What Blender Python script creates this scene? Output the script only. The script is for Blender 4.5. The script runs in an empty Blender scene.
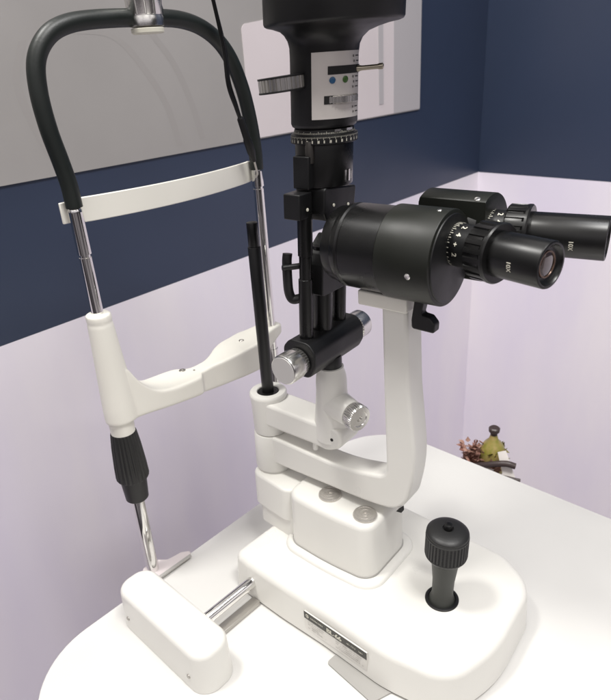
import bpy, bmesh, math, random
from mathutils import Vector, Matrix
PI = math.pi
R = math.radians
random.seed(7)
sc = bpy.context.scene
C = sc.collection

# ------------------------------------------------------------------ camera
cam_d = bpy.data.cameras.new('camera')
cam = bpy.data.objects.new('camera', cam_d)
C.objects.link(cam)
sc.camera = cam
right = Vector((0.728, 0.682, -0.062)).normalized()
fwd = Vector((-0.637, 0.641, -0.428)).normalized()
up = right.cross(fwd).normalized()
right = fwd.cross(up).normalized()
m = Matrix((right, up, -fwd)).transposed().to_4x4()
m.translation = (0, 0, 0.60)
cam.matrix_world = m
cam_d.sensor_fit = 'AUTO'
cam_d.sensor_width = 36
cam_d.lens = 620 / 700 * 36
cam_d.shift_x = 5.5 / 700
cam_d.clip_start = 0.01
cam_d.clip_end = 60
cam_d.dof.use_dof = True
cam_d.dof.focus_distance = 0.62
cam_d.dof.aperture_fstop = 13

# ------------------------------------------------------------------ world and lamps
w = bpy.data.worlds.new('World')
sc.world = w
w.use_nodes = True
nt = w.node_tree
bg = nt.nodes['Background']
bg.inputs['Strength'].default_value = 0.95
# exhibition hall around the booth: bright ceiling, uneven darker surroundings
g = nt.nodes.new('ShaderNodeTexCoord')
sx = nt.nodes.new('ShaderNodeSeparateXYZ')
nt.links.new(g.outputs['Generated'], sx.inputs[0])
rz = nt.nodes.new('ShaderNodeValToRGB')
nt.links.new(sx.outputs['Z'], rz.inputs['Fac'])
e = rz.color_ramp.elements
e[0].position = 0.0
e[0].color = (0.16, 0.15, 0.16, 1)
e[1].position = 0.75
e[1].color = (1.0, 0.98, 0.95, 1)
q = e.new(0.25)
q.color = (0.50, 0.49, 0.52, 1)
wn = nt.nodes.new('ShaderNodeTexNoise')
wn.inputs['Scale'].default_value = 2.3
wn.inputs['Detail'].default_value = 1.0
nt.links.new(g.outputs['Generated'], wn.inputs['Vector'])
wr = nt.nodes.new('ShaderNodeValToRGB')
wr.color_ramp.elements[0].position = 0.42
wr.color_ramp.elements[0].color = (0.22, 0.21, 0.22, 1)
wr.color_ramp.elements[1].position = 0.55
wr.color_ramp.elements[1].color = (1.15, 1.12, 1.10, 1)
nt.links.new(wn.outputs['Fac'], wr.inputs['Fac'])
wm = nt.nodes.new('ShaderNodeMix')
wm.data_type = 'RGBA'
wm.blend_type = 'MULTIPLY'
wm.inputs[0].default_value = 1.0
nt.links.new(rz.outputs['Color'], wm.inputs[6])
nt.links.new(wr.outputs['Color'], wm.inputs[7])
nt.links.new(wm.outputs[2], bg.inputs['Color'])

def area(name, loc, target, size, energy, col, sy=None):
    d = bpy.data.lights.new(name, 'AREA')
    d.energy = energy
    d.color = col
    d.size = size
    if sy:
        d.shape = 'RECTANGLE'
        d.size_y = sy
    o = bpy.data.objects.new(name, d)
    C.objects.link(o)
    o.location = loc
    o.rotation_euler = (Vector(target) - Vector(loc)).to_track_quat('-Z', 'Y').to_euler()
    return o
area('ceiling_light', (-0.75, -0.15, 2.1), (-0.35, 0.45, 0.1), 0.28, 16, (1.0, 0.98, 0.94))
area('ceiling_light', (0.5, 0.2, 2.2), (-0.35, 0.5, 0.1), 0.5, 19, (1.0, 0.985, 0.96), 0.4)
area('ceiling_light', (0.2, 0.7, 2.0), (-0.6, 1.5, 0.0), 0.5, 6, (0.98, 0.98, 1.0))

sc.view_settings.view_transform = 'Standard'
sc.view_settings.look = 'None'
sc.view_settings.exposure = 0.55
sc.view_settings.gamma = 1
sc.render.engine = 'CYCLES'

# ------------------------------------------------------------------ materials
def mat(name, col, rough=0.5, metal=0.0, spec=0.5, bump=0.0, bscale=200.0, var=0.0, vscale=6.0, coat=0.0, col2=None, rvar=0.0):
    m = bpy.data.materials.new(name)
    m.use_nodes = True
    t = m.node_tree
    b = t.nodes['Principled BSDF']
    b.inputs['Base Color'].default_value = (*col, 1)
    b.inputs['Roughness'].default_value = rough
    b.inputs['Metallic'].default_value = metal
    b.inputs['Specular IOR Level'].default_value = spec
    b.inputs['Coat Weight'].default_value = coat
    tc = t.nodes.new('ShaderNodeTexCoord')
    if var > 0 or rvar > 0:
        n = t.nodes.new('ShaderNodeTexNoise')
        n.inputs['Scale'].default_value = vscale
        n.inputs['Detail'].default_value = 5
        t.links.new(tc.outputs['Object'], n.inputs['Vector'])
        if var > 0:
            r = t.nodes.new('ShaderNodeMapRange')
            r.inputs['From Min'].default_value = 0.3
            r.inputs['From Max'].default_value = 0.7
            t.links.new(n.outputs['Fac'], r.inputs['Value'])
            mx = t.nodes.new('ShaderNodeMix')
            mx.data_type = 'RGBA'
            c2 = col2 if col2 else tuple(c * (1 - var) for c in col)
            mx.inputs[6].default_value = (*col, 1)
            mx.inputs[7].default_value = (*c2, 1)
            t.links.new(r.outputs['Result'], mx.inputs[0])
            t.links.new(mx.outputs[2], b.inputs['Base Color'])
        if rvar > 0:
            r = t.nodes.new('ShaderNodeMapRange')
            r.inputs['From Min'].default_value = 0.3
            r.inputs['From Max'].default_value = 0.7
            r.inputs['To Min'].default_value = max(0.02, rough - rvar)
            r.inputs['To Max'].default_value = rough + rvar
            t.links.new(n.outputs['Fac'], r.inputs['Value'])
            t.links.new(r.outputs['Result'], b.inputs['Roughness'])
    if bump > 0:
        n2 = t.nodes.new('ShaderNodeTexNoise')
        n2.inputs['Scale'].default_value = bscale
        n2.inputs['Detail'].default_value = 4
        t.links.new(tc.outputs['Object'], n2.inputs['Vector'])
        bp = t.nodes.new('ShaderNodeBump')
        bp.inputs['Strength'].default_value = bump
        bp.inputs['Distance'].default_value = 0.001
        t.links.new(n2.outputs['Fac'], bp.inputs['Height'])
        t.links.new(bp.outputs['Normal'], b.inputs['Normal'])
    return m

M = {}
M['white'] = mat('white_enamel', (0.75, 0.738, 0.695), 0.30, bump=0.05, bscale=500, var=0.045, vscale=9, rvar=0.035)
M['cream'] = mat('cream_plastic', (0.79, 0.77, 0.70), 0.36, bump=0.06, bscale=400, var=0.03, vscale=15)
M['table'] = mat('white_laminate', (0.71, 0.70, 0.675), 0.16, bump=0.02, bscale=300, var=0.05, vscale=7, rvar=0.10)
M['black'] = mat('black_enamel', (0.006, 0.006, 0.0065), 0.42, spec=0.4, bump=0.05, bscale=900, rvar=0.08, vscale=30)
M['gloss'] = mat('glossy_black', (0.005, 0.005, 0.005), 0.30, spec=0.4, rvar=0.08, vscale=20)
M['drum'] = mat('dark_olive_enamel', (0.009, 0.010, 0.0075), 0.42, spec=0.36, bump=0.08, bscale=2500, rvar=0.05, vscale=30)
M['foam'] = mat('black_rubber', (0.008, 0.011, 0.0095), 0.42, bump=0.12, bscale=350, rvar=0.08, vscale=25)
M['grip'] = mat('black_ribbed_plastic', (0.010, 0.010, 0.010), 0.45, bump=0.1, bscale=700)
M['chrome'] = mat('chrome', (0.78, 0.77, 0.75), 0.07, 1.0, rvar=0.03, vscale=20)
M['alu'] = mat('brushed_aluminium', (0.74, 0.73, 0.70), 0.24, 1.0, bump=0.05, bscale=900)
M['aluface'] = mat('satin_aluminium', (0.62, 0.61, 0.585), 0.5, 0.55, bump=0.1, bscale=900)
M['capm'] = mat('dull_steel', (0.58, 0.555, 0.52), 0.36, 0.85, bump=0.3, bscale=900)
M['panel'] = mat('silver_plate', (0.66, 0.62, 0.585), 0.42, 0.25, bump=0.05, bscale=800, var=0.05, vscale=40)
M['ink'] = mat('black_print', (0.018, 0.017, 0.014), 0.5)
M['plate_black'] = mat('plate_black', (0.035, 0.032, 0.025), 0.35, var=0.3, vscale=80)
M['plate_white'] = mat('plate_silver', (0.70, 0.68, 0.64), 0.4, 0.1)
M['grey_ink'] = mat('grey_print', (0.30, 0.285, 0.265), 0.6)
M['paint'] = mat('white_print', (0.68, 0.66, 0.56), 0.5)
M['blue'] = mat('blue_dot', (0.02, 0.09, 0.20), 0.35)
M['green'] = mat('green_dot', (0.045, 0.12, 0.02), 0.35)
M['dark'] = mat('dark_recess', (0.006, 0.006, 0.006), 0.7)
M['steel'] = mat('grey_steel', (0.45, 0.43, 0.40), 0.35, 0.8, bump=0.1, bscale=500)
M['pad'] = mat('grey_pad', (0.36, 0.35, 0.33), 0.45)
M['darkrod'] = mat('dark_anodised', (0.07, 0.065, 0.06), 0.35, 0.6)
M['clearpl'] = mat('pinkish_plastic', (0.66, 0.60, 0.60), 0.3, var=0.05, vscale=30)
M['glass'] = mat('coated_lens', (0.035, 0.022, 0.018), 0.04, 0.0, 1.0, coat=1.0)
M['lensreflect'] = mat('amber_reflection_ring', (0.10, 0.055, 0.035), 0.2, 0.4)
# walls
M['lower'] = mat('lavender_wall_paint', (0.86, 0.815, 0.85), 0.40, bump=0.12, bscale=90, var=0.1, vscale=3.0, col2=(0.76, 0.71, 0.82))
t_ = M['lower'].node_tree
for n_ in [q for q in t_.nodes if q.type == 'TEX_NOISE' and q.inputs['Scale'].default_value < 10]:
    mp_ = t_.nodes.new('ShaderNodeMapping')
    mp_.inputs['Scale'].default_value = (1.6, 1.6, 0.45)
    t_.links.new([q for q in t_.nodes if q.type == 'TEX_COORD'][0].outputs['Object'], mp_.inputs['Vector'])
    t_.links.new(mp_.outputs['Vector'], n_.inputs['Vector'])
M['navy'] = mat('navy_wall_panel', (0.030, 0.043, 0.080), 0.38, bump=0.12, bscale=90, var=0.15, vscale=2.5, rvar=0.06)
M['poster_grey'] = mat('poster_grey', (0.335, 0.32, 0.31), 0.42, var=0.10, vscale=5)
M['poster_white'] = mat('poster_white', (0.66, 0.60, 0.61), 0.45, var=0.06, vscale=5)
M['poster_mid'] = mat('poster_mid_grey', (0.44, 0.42, 0.43), 0.45)
M['poster_line'] = mat('poster_line', (0.305, 0.290, 0.28), 0.45)
M['floor'] = mat('grey_floor', (0.30, 0.28, 0.30), 0.5, var=0.1)
M['leafred'] = mat('dried_red_leaf', (0.17, 0.05, 0.035), 0.6, var=0.5, vscale=90, col2=(0.42, 0.26, 0.20))
M['olive'] = mat('olive_green', (0.20, 0.20, 0.025), 0.3, var=0.6, vscale=110, col2=(0.36, 0.26, 0.10))
M['goldleaf'] = mat('gold_brown_leaf', (0.20, 0.14, 0.035), 0.4, var=0.6, vscale=120, col2=(0.12, 0.14, 0.02))
M['stick'] = mat('dark_brown', (0.05, 0.035, 0.033), 0.4, bump=0.4, bscale=200)
M['paper'] = mat('white_paper', (0.74, 0.70, 0.66), 0.6)

# ------------------------------------------------------------------ mesh helpers
WL = {}          # world position of every object (nothing is rotated)
def origin(o):
    return WL.get(o.name, Vector((0, 0, 0))) if o else Vector((0, 0, 0))

def link(name, me, parent=None, ang=38):
    me.update()
    me.validate()
    vs = me.vertices
    mn = Vector([min(v.co[i] for v in vs) for i in range(3)])
    mxx = Vector([max(v.co[i] for v in vs) for i in range(3)])
    c = (mn + mxx) / 2
    if parent is None:
        c.z = mn.z
    me.transform(Matrix.Translation(-c))
    me.polygons.foreach_set('use_smooth', [True] * len(me.polygons))
    me.set_sharp_from_angle(angle=R(ang))
    o = bpy.data.objects.new(name, me)
    C.objects.link(o)
    WL[o.name] = c
    o.location = c - origin(parent)
    o.parent = parent
    return o

LEAN = False
def obj(name, bm, material, parent=None, bevel=0, seg=3, ang=38, recalc=True):
    if LEAN:
        for v_ in bm.verts:
            d_ = -0.006 + (v_.co.z - 0.338) * 0.055
            v_.co.x += e3.x * d_
            v_.co.y += e3.y * d_
    if recalc:
        bmesh.ops.recalc_face_normals(bm, faces=bm.faces)
    me = bpy.data.meshes.new(name)
    bm.to_mesh(me)
    bm.free()
    mats = material if isinstance(material, (list, tuple)) else [material]
    for x in mats:
        me.materials.append(x)
    o = link(name, me, parent, ang)
    if bevel:
        b = o.modifiers.new('bevel', 'BEVEL')
        b.width = bevel
        b.segments = seg
        b.limit_method = 'ANGLE'
        b.angle_limit = R(35)
        b.harden_normals = False
    return o

def thing(name, label, cat, loc, group=None):
    o = bpy.data.objects.new(name, None)
    o.empty_display_size = 0.05
    C.objects.link(o)
    o.location = loc
    WL[o.name] = Vector(loc)
    o['label'] = label
    o['category'] = cat
    if group:
        o['group'] = group
    return o

def tag(o, label, cat, group=None):
    o['label'] = label
    o['category'] = cat
    if group:
        o['group'] = group
    return o

def frame(a):
    a = Vector(a).normalized()
    t = Vector((0, 0, 1)) if abs(a.z) < 0.9 else Vector((1, 0, 0))
    u = t.cross(a).normalized()
    v = a.cross(u).normalized()
    return a, u, v

def lathe(bm, p0, axis, prof, n=64, mi=0, mod=None, cap=True):
    """prof: list of (distance along axis, radius); mod(angle, k)->radius factor"""
    p0 = Vector(p0)
    a, u, v = frame(axis)
    rings = []
    for k, (d, r) in enumerate(prof):
        ring = []
        for i in range(n):
            th = 2 * PI * i / n
            rr = r * (mod(i, k) if mod else 1)
            ring.append(bm.verts.new(p0 + a * d + (u * math.cos(th) + v * math.sin(th)) * rr))
        rings.append(ring)
    fs = []
    for k in range(len(rings) - 1):
        for i in range(n):
            j = (i + 1) % n
            fs.append(bm.faces.new((rings[k][i], rings[k][j], rings[k + 1][j], rings[k + 1][i])))
    if cap:
        fs.append(bm.faces.new(rings[0][::-1]))
        fs.append(bm.faces.new(rings[-1]))
    for f in fs:
        f.material_index = mi
    return rings

def rnd(prof_r, L, b=0.001):
    """simple bevelled cylinder profile"""
    return [(0, prof_r - b), (b * 0.3, prof_r - b * 0.3), (b, prof_r), (L - b, prof_r), (L - b * 0.3, prof_r - b * 0.3), (L, prof_r - b)]

def cyl(name, p0, axis, r, L, m_, parent, b=0.001, n=56):
    bm = bmesh.new()
    lathe(bm, p0, axis, rnd(r, L, b), n)
    return obj(name, bm, m_, parent)

def gear(teeth, depth, flat=None):
    def f(i, k):
        if flat and k in flat:
            return 1
        return 1 if (i % 4) < 2 else 1 - depth
    return f

def knurled(name, p0, axis, r, L, m_, parent, teeth=40, depth=0.05, b=0.0015, mi=None):
    bm = bmesh.new()
    prof = [(0, r - b * 1.6), (b * 0.4, r - b * 0.8), (b, r), (L - b, r), (L - b * 0.4, r - b * 0.8), (L, r - b * 1.6)]
    lathe(bm, p0, axis, prof, teeth * 4, mod=gear(teeth, depth, flat=(0, 5)))
    return obj(name, bm, m_, parent)

def fillet(pts, rad, n=8):
    """2D polygon with rounded corners. rad: number or list"""
    out = []
    N = len(pts)
    for i in range(N):
        p = Vector(pts[i]).to_2d() if len(pts[i]) == 2 else Vector(pts[i][:2])
        r = rad[i] if isinstance(rad, (list, tuple)) else rad
        a = Vector(pts[i - 1][:2]) - p
        b = Vector(pts[(i + 1) % N][:2]) - p
        la, lb = a.length, b.length
        a.normalize()
        b.normalize()
        ang = a.angle(b)
        if r <= 0 or ang > PI - 0.02:
            out.append(p)
            continue
        t = min(r / math.tan(ang / 2), la * 0.49, lb * 0.49)
        r2 = t * math.tan(ang / 2)
        c = p + (a + b).normalized() * (r2 / math.sin(ang / 2))
        s = p + a * t - c
        e = p + b * t - c
        th0 = math.atan2(s.y, s.x)
        th1 = math.atan2(e.y, e.x)
        d = th1 - th0
        while d > PI:
            d -= 2 * PI
        while d < -PI:
            d += 2 * PI
        for k in range(n + 1):
            th = th0 + d * k / n
            out.append(c + Vector((math.cos(th), math.sin(th))) * r2)
    return out

def prism(bm, poly3a, off, mi=0):
    """extrude a 3D polygon by vector off"""
    off = Vector(off)
    a = [bm.verts.new(Vector(p)) for p in poly3a]
    b = [bm.verts.new(Vector(p) + off) for p in poly3a]
    n = len(a)
    fs = [bm.faces.new(a[::-1]), bm.faces.new(b)]
    for i in range(n):
        j = (i + 1) % n
        fs.append(bm.faces.new((a[i], a[j], b[j], b[i])))
    for f in fs:
        f.material_index = mi
    return fs

def slab(name, plan, z0, z1, m_, parent, bevel=0.0, seg=4, draft=0.0):
    """plan: 2D polygon (already rounded) extruded up, with soft top edge built as rings"""
    bm = bmesh.new()
    c = sum((Vector(p) for p in plan), Vector((0, 0))) / len(plan)
    n = len(plan)
    # outward offset normals
    def offs(d):
        out = []
        for i in range(n):
            p0, p1, p2 = Vector(plan[i - 1]), Vector(plan[i]), Vector(plan[(i + 1) % n])
            t = (p2 - p0)
            if t.length < 1e-9:
                t = p2 - p1
            nn = Vector((t.y, -t.x)).normalized()
            if nn.dot(p1 - c) < 0:
                nn = -nn
            out.append(p1 - nn * d)
        return out
    levels = [(z0, 0.0)]
    if bevel:
        levels.append((z1 - bevel, draft))
        for k in range(1, seg + 1):
            th = PI / 2 * k / seg
            levels.append((z1 - bevel + bevel * math.sin(th), draft + bevel * (1 - math.cos(th))))
    else:
        levels.append((z1, draft))
    rings = []
    for z, d in levels:
        rings.append([bm.verts.new((p.x, p.y, z)) for p in offs(d)])
    for k in range(len(rings) - 1):
        for i in range(n):
            j = (i + 1) % n
            bm.faces.new((rings[k][i], rings[k][j], rings[k + 1][j], rings[k + 1][i]))
    bm.faces.new(rings[0][::-1])
    bm.faces.new(rings[-1])
    return obj(name, bm, m_, parent, ang=50)

def catmull(pts, n=10):
    pts = [Vector(p) for p in pts]
    out = []
    P = [2 * pts[0] - pts[1]] + pts + [2 * pts[-1] - pts[-2]]
    for i in range(1, len(P) - 2):
        a, b, c, d = P[i - 1], P[i], P[i + 1], P[i + 2]
        for k in range(n):
            t = k / n
            out.append(0.5 * ((2 * b) + (c - a) * t + (2 * a - 5 * b + 4 * c - d) * t * t + (3 * b - a - 3 * c + d) * t ** 3))
    out.append(pts[-1])
    return out

def tube(bm, pts, r, n=24, cap=True, mi=0):
    pts = [Vector(p) for p in pts]
    N = len(pts)
    rs = r if isinstance(r, (list, tuple)) else [r] * N
    T = []
    for i in range(N):
        T.append((pts[min(i + 1, N - 1)] - pts[max(i - 1, 0)]).normalized())
    a, u, v = frame(T[0])
    rings = []
    for i in range(N):
        if i:
            q = T[i - 1].rotation_difference(T[i])
            u = q @ u
            v = q @ v
        rings.append([bm.verts.new(pts[i] + (u * math.cos(2 * PI * k / n) + v * math.sin(2 * PI * k / n)) * rs[i]) for k in range(n)])
    fs = []
    for k in range(N - 1):
        for i in range(n):
            j = (i + 1) % n
            fs.append(bm.faces.new((rings[k][i], rings[k][j], rings[k + 1][j], rings[k + 1][i])))
    if cap:
        fs.append(bm.faces.new(rings[0][::-1]))
        fs.append(bm.faces.new(rings[-1]))
    for f in fs:
        f.material_index = mi

def box(bm, c, e, n, s, mi=0, up=Vector((0, 0, 1))):
    """box centred at c with half sizes s along e, n, up"""
    c = Vector(c)
    e = Vector(e)
    n = Vector(n)
    vs = []
    for i in (-1, 1):
        for j in (-1, 1):
            for k in (-1, 1):
                vs.append(bm.verts.new(c + e * s[0] * i + n * s[1] * j + up * s[2] * k))
    F = [(0, 1, 3, 2), (4, 6, 7, 5), (0, 4, 5, 1), (2, 3, 7, 6), (0, 2, 6, 4), (1, 5, 7, 3)]
    for f in F:
        bm.faces.new([vs[i] for i in f]).material_index = mi

def text_mesh(s, size, thick=0.0):
    cu = bpy.data.curves.new('t', 'FONT')
    cu.body = s
    cu.size = size
    cu.align_x = 'CENTER'
    cu.align_y = 'CENTER'
    cu.extrude = thick
    cu.resolution_u = 3
    to = bpy.data.objects.new('t', cu)
    C.objects.link(to)
    bpy.context.view_layer.update()
    me = bpy.data.meshes.new_from_object(to.evaluated_get(bpy.context.evaluated_depsgraph_get()))
    bpy.data.objects.remove(to)
    return me

def text_into(bm, s, size, fn, mi=0, bold=0.0):
    """fn maps 2D text coordinates to world"""
    me = text_mesh(s, size)
    b2 = bmesh.new()
    b2.from_mesh(me)
    copies = [0.0] if not bold else [-bold, 0.0, bold]
    for q, dx in enumerate(copies):
        mp = {}
        for v in b2.verts:
            mp[v.index] = bm.verts.new(fn(v.co.x + dx, v.co.y, q * 0.00003))
        for f in b2.faces:
            try:
                bm.faces.new([mp[v.index] for v in f.verts]).material_index = mi
            except ValueError:
                pass
    b2.free()
    bpy.data.meshes.remove(me)

# ------------------------------------------------------------------ setting: walls and floor
ZF = -0.75
def structure(o):
    o['kind'] = 'structure'
    return o

bm = bmesh.new()
box(bm, (0.6, 0.4, ZF - 0.05), (1, 0, 0), (0, 1, 0), (1.9, 1.9, 0.05))
structure(obj('floor', bm, M['floor']))

def wall_x():      # wall along y at x=-0.9
    zt, zb0 = 2.4, 0.235
    me = bpy.data.meshes.new('wall')
    bm = bmesh.new()
    box(bm, (-0.95, 0.445, (ZF + 0.249) / 2), (1, 0, 0), (0, 1, 0), (0.05, 1.245, (0.249 - ZF) / 2), 0)
    box(bm, (-0.95, 0.445, (zt + 0.249) / 2), (1, 0, 0), (0, 1, 0), (0.05, 1.245, (zt - 0.249) / 2), 1)
    # shear the joint slightly so that the band's lower edge rises away from the camera
    for v in bm.verts:
        if abs(v.co.z - 0.249) < 1e-4:
            v.co.z = 0.227 + (v.co.y + 0.8) * 0.0146
    return bm
o = obj('wall', wall_x(), [M['lower'], M['navy']])
tag(o, 'white and navy booth wall behind the head rest, carrying the grey poster', 'wall')
bm = bmesh.new()
box(bm, (0.45, 1.74, (ZF + 0.263) / 2), (1, 0, 0), (0, 1, 0), (1.35, 0.05, (0.263 - ZF) / 2), 0)
box(bm, (0.45, 1.74, (2.4 + 0.263) / 2), (1, 0, 0), (0, 1, 0), (1.35, 0.05, (2.4 - 0.263) / 2), 1)
o = obj('wall', bm, [M['lower'], M['navy']])
tag(o, 'white and navy booth wall on the right, behind the eyepieces, without a poster', 'wall')

# poster (a flat print: grey field, pale device silhouette, grey strip)
po = thing('poster', 'large grey poster with a pale shape, hung on the navy part of the wall', 'poster', (-0.9, 0.4, 0.464))
bm = bmesh.new()
XP = -0.8965
box(bm, (-0.898, 0.385, 0.914), (1, 0, 0), (0, 1, 0), (0.0015, 0.985, 0.45), 0)
obj('print_sheet', bm, M['poster_grey'], po)
def sheet(name, poly, m_, x):
    bm = bmesh.new()
    prism(bm, [(x, p[0], p[1]) for p in poly], (0.0008, 0, 0))
    return obj(name, bm, m_, po)
pale = fillet([(0.832, 0.466), (1.262, 0.466), (1.262, 1.2), (0.872, 1.2), (0.872, 0.662), (0.812, 0.655), (0.812, 0.56)], [0, 0, 0, 0, .01, .012, .03])
sheet('pale_shape', pale, M['poster_white'], XP + 0.0002)
sheet('grey_strip', [(1.262, 0.466), (1.37, 0.466), (1.37, 1.2), (1.262, 1.2)], M['poster_mid'], XP + 0.0002)
sheet('grey_strip', [(1.205, 0.49), (1.222, 0.49), (1.218, 1.2), (1.201, 1.2)], M['poster_mid'], XP + 0.0012)
bm = bmesh.new()
for pts in ([(0.50, 0.648), (0.56, 0.64), (0.60, 0.60), (0.635, 0.54), (0.65, 0.475)],
            [(0.62, 0.652), (0.66, 0.60), (0.685, 0.54), (0.70, 0.48)],
            [(0.42, 0.64), (0.40, 0.59), (0.41, 0.53), (0.43, 0.48)]):
    P = catmull([(0, p[0], p[1]) for p in pts], 8)
    lo = [bm.verts.new((XP + 0.00012, p.y - 0.006, p.z)) for p in P]
    hi = [bm.verts.new((XP + 0.00012, p.y + 0.006, p.z + 0.002)) for p in P]
    for i in range(len(P) - 1):
        bm.faces.new((lo[i], hi[i], hi[i + 1], lo[i + 1]))
obj('curved_line', bm, M['poster_line'], po)

# ------------------------------------------------------------------ table
tb = thing('table', 'white laminate table with rounded corners under the eye instrument', 'table', (-0.16, 0.42, ZF))
plan = fillet([(-0.573, 0.085), (0.25, 0.085), (0.25, 0.757), (-0.582, 0.757)], 0.10, 16)
slab('tabletop', plan, -0.028, 0.0, M['table'], tb, bevel=0.0025, seg=3)
bm = bmesh.new()
lathe(bm, (-0.16, 0.42, ZF + 0.03), (0, 0, 1), [(0, 0.045), (0.68, 0.045)], 40)
obj('leg', bm, M['steel'], tb)
slab('foot', fillet([(-0.42, 0.2), (0.10, 0.2), (0.10, 0.64), (-0.42, 0.64)], 0.08), ZF + 0.001, ZF + 0.03, M['steel'], tb, bevel=0.006)

# ------------------------------------------------------------------ head rest
hr = thing('head_rest', 'white chin rest with chrome posts and a black padded hoop, clamped to the table edge', 'head rest', (-0.587, 0.41, 0.0))
HX = -0.587
YL, YR = 0.2895, 0.5365
bm = bmesh.new()
hoop = [(HX, 0.2895, 0.479), (HX, 0.289, 0.50), (HX, 0.286, 0.522), (HX, 0.281, 0.553), (HX, 0.2795, 0.585), (HX, 0.284, 0.611), (HX, 0.298, 0.629), (HX, 0.318, 0.6385), (HX, 0.348, 0.6425), (HX, 0.40, 0.6435), (HX, 0.45, 0.641), (HX, 0.484, 0.629), (HX, 0.508, 0.607), (HX, 0.524, 0.573), (HX, 0.533, 0.534), (HX, 0.5365, 0.50), (HX, 0.5365, 0.476)]
tube(bm, catmull(hoop, 10), 0.0083, 28)
obj('padded_hoop', bm, M['foam'], hr)
# fixing clamp at the top of the hoop
bm = bmesh.new()
lathe(bm, (HX + 0.004, 0.4035, 0.6310), (0, 0, 1), [(0.0040, 0.0150), (0.0045, 0.0166), (0.012, 0.0174), (0.013, 0.0168), (0.0140, 0.0168), (0.0150, 0.0176), (0.075, 0.0205), (0.078, 0.019)], 192,
      mod=lambda i, k: (1 if (i % 16) < 14 else 0.93) if k in (5, 6) else 1)
c = obj('hoop_clamp', bm, M['alu'], hr)
bm = bmesh.new()
lathe(bm, (HX + 0.004, 0.4035, 0.6290), (0, 0, 1), [(0, 0.0145), (0.0010, 0.0160), (0.0045, 0.0164), (0.0052, 0.0155)], 64)
obj('clamp_rim', bm, M['paint'], c)

# chrome posts
def post(y, z_joint):
    bm = bmesh.new()
    prof = [(0, 0.0064), (z_joint - 0.22, 0.0064), (z_joint - 0.2195, 0.0055), (z_joint - 0.2170, 0.0055), (z_joint - 0.2165, 0.0072), (0.254, 0.0072), (0.2565, 0.0072), (0.2585, 0.006)]
    lathe(bm, (HX, y, 0.22), (0, 0, 1), prof, 48)
    obj('upper_post', bm, M['chrome'], hr)
    bm = bmesh.new()
    lathe(bm, (HX, y, -0.03), (0, 0, 1), [(0, 0.0078), (0.155, 0.0078), (0.156, 0.0072), (0.26, 0.0072)], 48)
    obj('lower_post', bm, M['chrome'], hr)
post(YL, 0.428)
post(YR, 0.452)

# ribbed grips under the chin rest
def ribs(nr):
    def f(i, k):
        return 1 if 2 <= k <= 5 and (i % 4) < 2 else (0.955 if 2 <= k <= 5 else 1)
    return f
for y in (YL,):
    bm = bmesh.new()
    prof = [(0.0, 0.0125), (0.0015, 0.0138), (0.030, 0.0158), (0.032, 0.0188), (0.034, 0.0198), (0.050, 0.0192), (0.078, 0.0172), (0.095, 0.0152), (0.0965, 0.0142)]
    def f(i, k):
        if 4 <= k <= 7:
            return 1 if (i % 4) < 2 else 0.95
        return 1
    lathe(bm, (HX, y, 0.1215), (0, 0, 1), prof, 96, mod=f)
    obj('height_grip', bm, M['grip'], hr, ang=25)
    bm = bmesh.new()
    lathe(bm, (HX, y, 0.2165), (0, 0, 1), [(0, 0.0130), (0.001, 0.0140), (0.018, 0.0144)], 48)
    obj('collar', bm, M['cream'], hr)

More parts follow.
